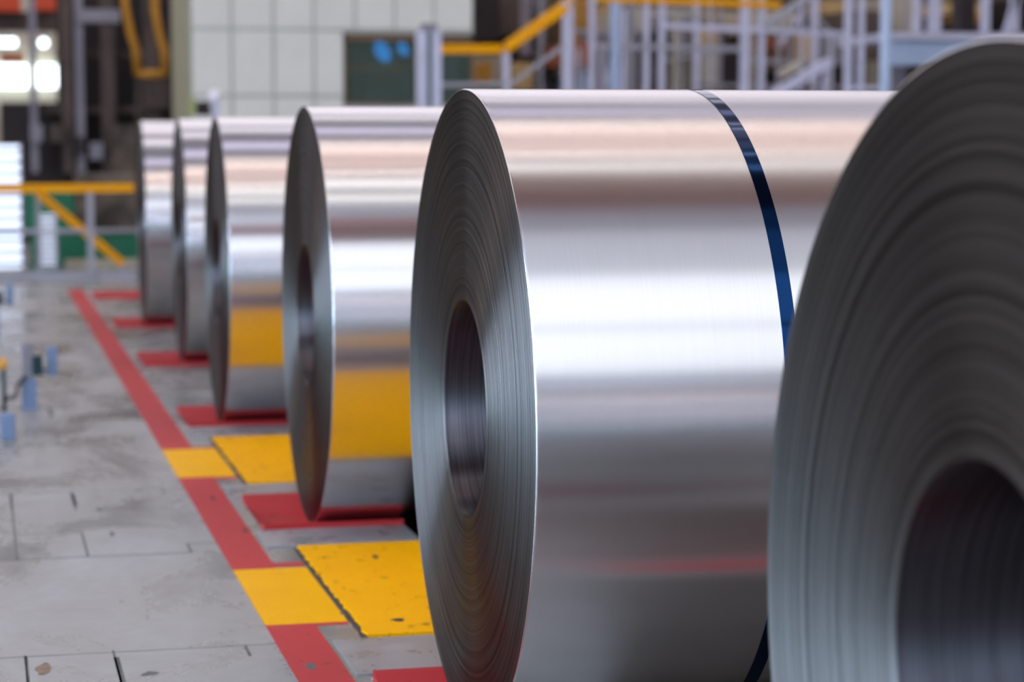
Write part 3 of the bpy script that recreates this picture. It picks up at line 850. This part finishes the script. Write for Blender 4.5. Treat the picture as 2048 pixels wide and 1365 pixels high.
A = at(1774, -60, 24); MB().tube([(A.x, 24, 0), (A.x, 24, A.z)], 0.066, 24).build('pipe', M['blue_paint'], t)
MB().box(A.x-0.12, A.x+0.12, 23.88, 24.12, 0, 0.02).build('flange', M['blue_paint'], t)
# platform with a pale blue fascia at right
PY = 26.0
t = thing('platform', 'pale blue edged steel platform behind the nearest coil at upper right', 'platform', (at(1900, 150, PY).x, PY, 0))
rectpx(MB(), 1788, 2120, 64, 82, PY-0.1, 2.0).build('deck', M['steel_paint'], t)
rectpx(MB(), 1790, 2120, 82, 132, PY, 0.25).build('fascia', M['blue_paint'], t)
for px in (1835, 1870, 1972, 2030):
    A = at(px, -40, PY); B = at(px, 64, PY); ww = (0.06 if px == 1870 else 0.035)*1.3
    MB().box(A.x-ww, A.x+ww, PY-0.05, PY+0.05, B.z, A.z).build('upright', M['steel_paint'], t)
for px in (1800, 2100):
    A = at(px, 130, PY+1); MB().box(A.x-0.1, A.x+0.1, PY+1, PY+1.2, 0, A.z).build('leg', M['mid_grey'], t)
A = at(2000, -40, PY-0.5); B = at(2000, 64, PY-0.5)
MB().box(A.x-0.12, A.x+0.09, PY+0.4, PY+0.7, B.z, A.z).build('column', M['dark_steel'], t)
MB().bar(at(2010, 70, PY-0.02), at(2035, -20, PY-0.02), 0.06).build('brace', M['steel_paint'], t)

# machinery behind the railings
QY = 33.0
t = thing('rolling_mill', 'brown and grey rolling mill machinery behind the railings at upper right', 'machine', (at(1400, 178, QY).x, QY+1, 0))
rectpx(MB(), 946, 2140, -80, 300, QY+2.2, 0.5, True).build('backing', M['mill_back'], t)
PIECES = [
    (948, 1000, -20, 80, 'dark_steel'), (1000, 1040, -20, 70, 'dark_brown'), (1040, 1062, -20, 110, 'mid_grey'), (1075, 1090, -20, 150, 'mid_grey'),
    (880, 1010, 110, 175, 'taupe'), (900, 930, 104, 180, 'dark_brown'), (960, 982, 125, 170, 'ochre'), (1026, 1066, 125, 180, 'tan'), (1070, 1100, 100, 200, 'mid_grey'),
    (1098, 1122, 140, 160, 'dark_steel'), (1144, 1178, -20, 100, 'ochre2'), (1140, 1182, 85, 130, 'rust'), (1125, 1170, 100, 150, 'taupe'), (1165, 1180, 145, 190, 'blue_paint'),
    (1185, 1215, 60, 190, 'mid_grey'), (1205, 1250, 130, 190, 'steel_paint'), (1256, 1290, 15, 60, 'taupe'), (1262, 1280, 100, 130, 'dark_steel'),
    (1335, 1390, 10, 60, 'mid_grey'), (1345, 1385, 60, 180, 'mid_grey'), (1400, 1440, 50, 110, 'tan'), (1405, 1450, 100, 180, 'taupe'),
    (1430, 1475, 60, 110, 'dark_brown'), (1445, 1475, 105, 175, 'dark_steel'), (1500, 1525, 20, 90, 'ochre2'), (1540, 1580, 75, 96, 'rust'),
    (1530, 1590, 20, 60, 'taupe'), (1545, 1640, 95, 140, 'taupe'), (1590, 1625, 60, 130, 'tan'), (1640, 1685, 70, 130, 'mid_grey'), (1655, 1700, 130, 175, 'dark_brown'),
    (1660, 1690, 0, 60, 'tan'), (1705, 1760, 20, 120, 'dark_brown'), (1735, 1765, 60, 180, 'taupe'), (1790, 1830, -10, 62, 'taupe'), (1845, 1860, -10, 62, 'dark_steel'),
    (1885, 1966, 5, 28, 'tan'), (1885, 1966, 28, 44, 'ochre'), (1885, 1960, 44, 62, 'dark_brown'), (2020, 2060, 0, 60, 'dark_steel'),
    (1300, 1318, 30, 170, 'dark_brown'), (1240, 1252, 0, 90, 'tan'),
]
M['ochre2'] = mat('dull golden machine paint', (176, 132, 56), 0.6, noise=0.2)
rnd = random.Random(5)
NM = {'dark_steel': 'frame', 'dark_brown': 'frame', 'mid_grey': 'duct', 'taupe': 'housing', 'tan': 'casing', 'ochre': 'bracket', 'ochre2': 'bracket', 'rust': 'pipe', 'blue_paint': 'valve_box', 'steel_paint': 'duct'}
for k, (p0, p1, v0, v1, mt) in enumerate(PIECES):
    Y = QY+rnd.uniform(-1.0, 1.4)
    rectpx(MB(), p0, p1, v0, v1, Y, 2.9-(Y-QY) if True else 1).build(NM[mt], M[mt], t)
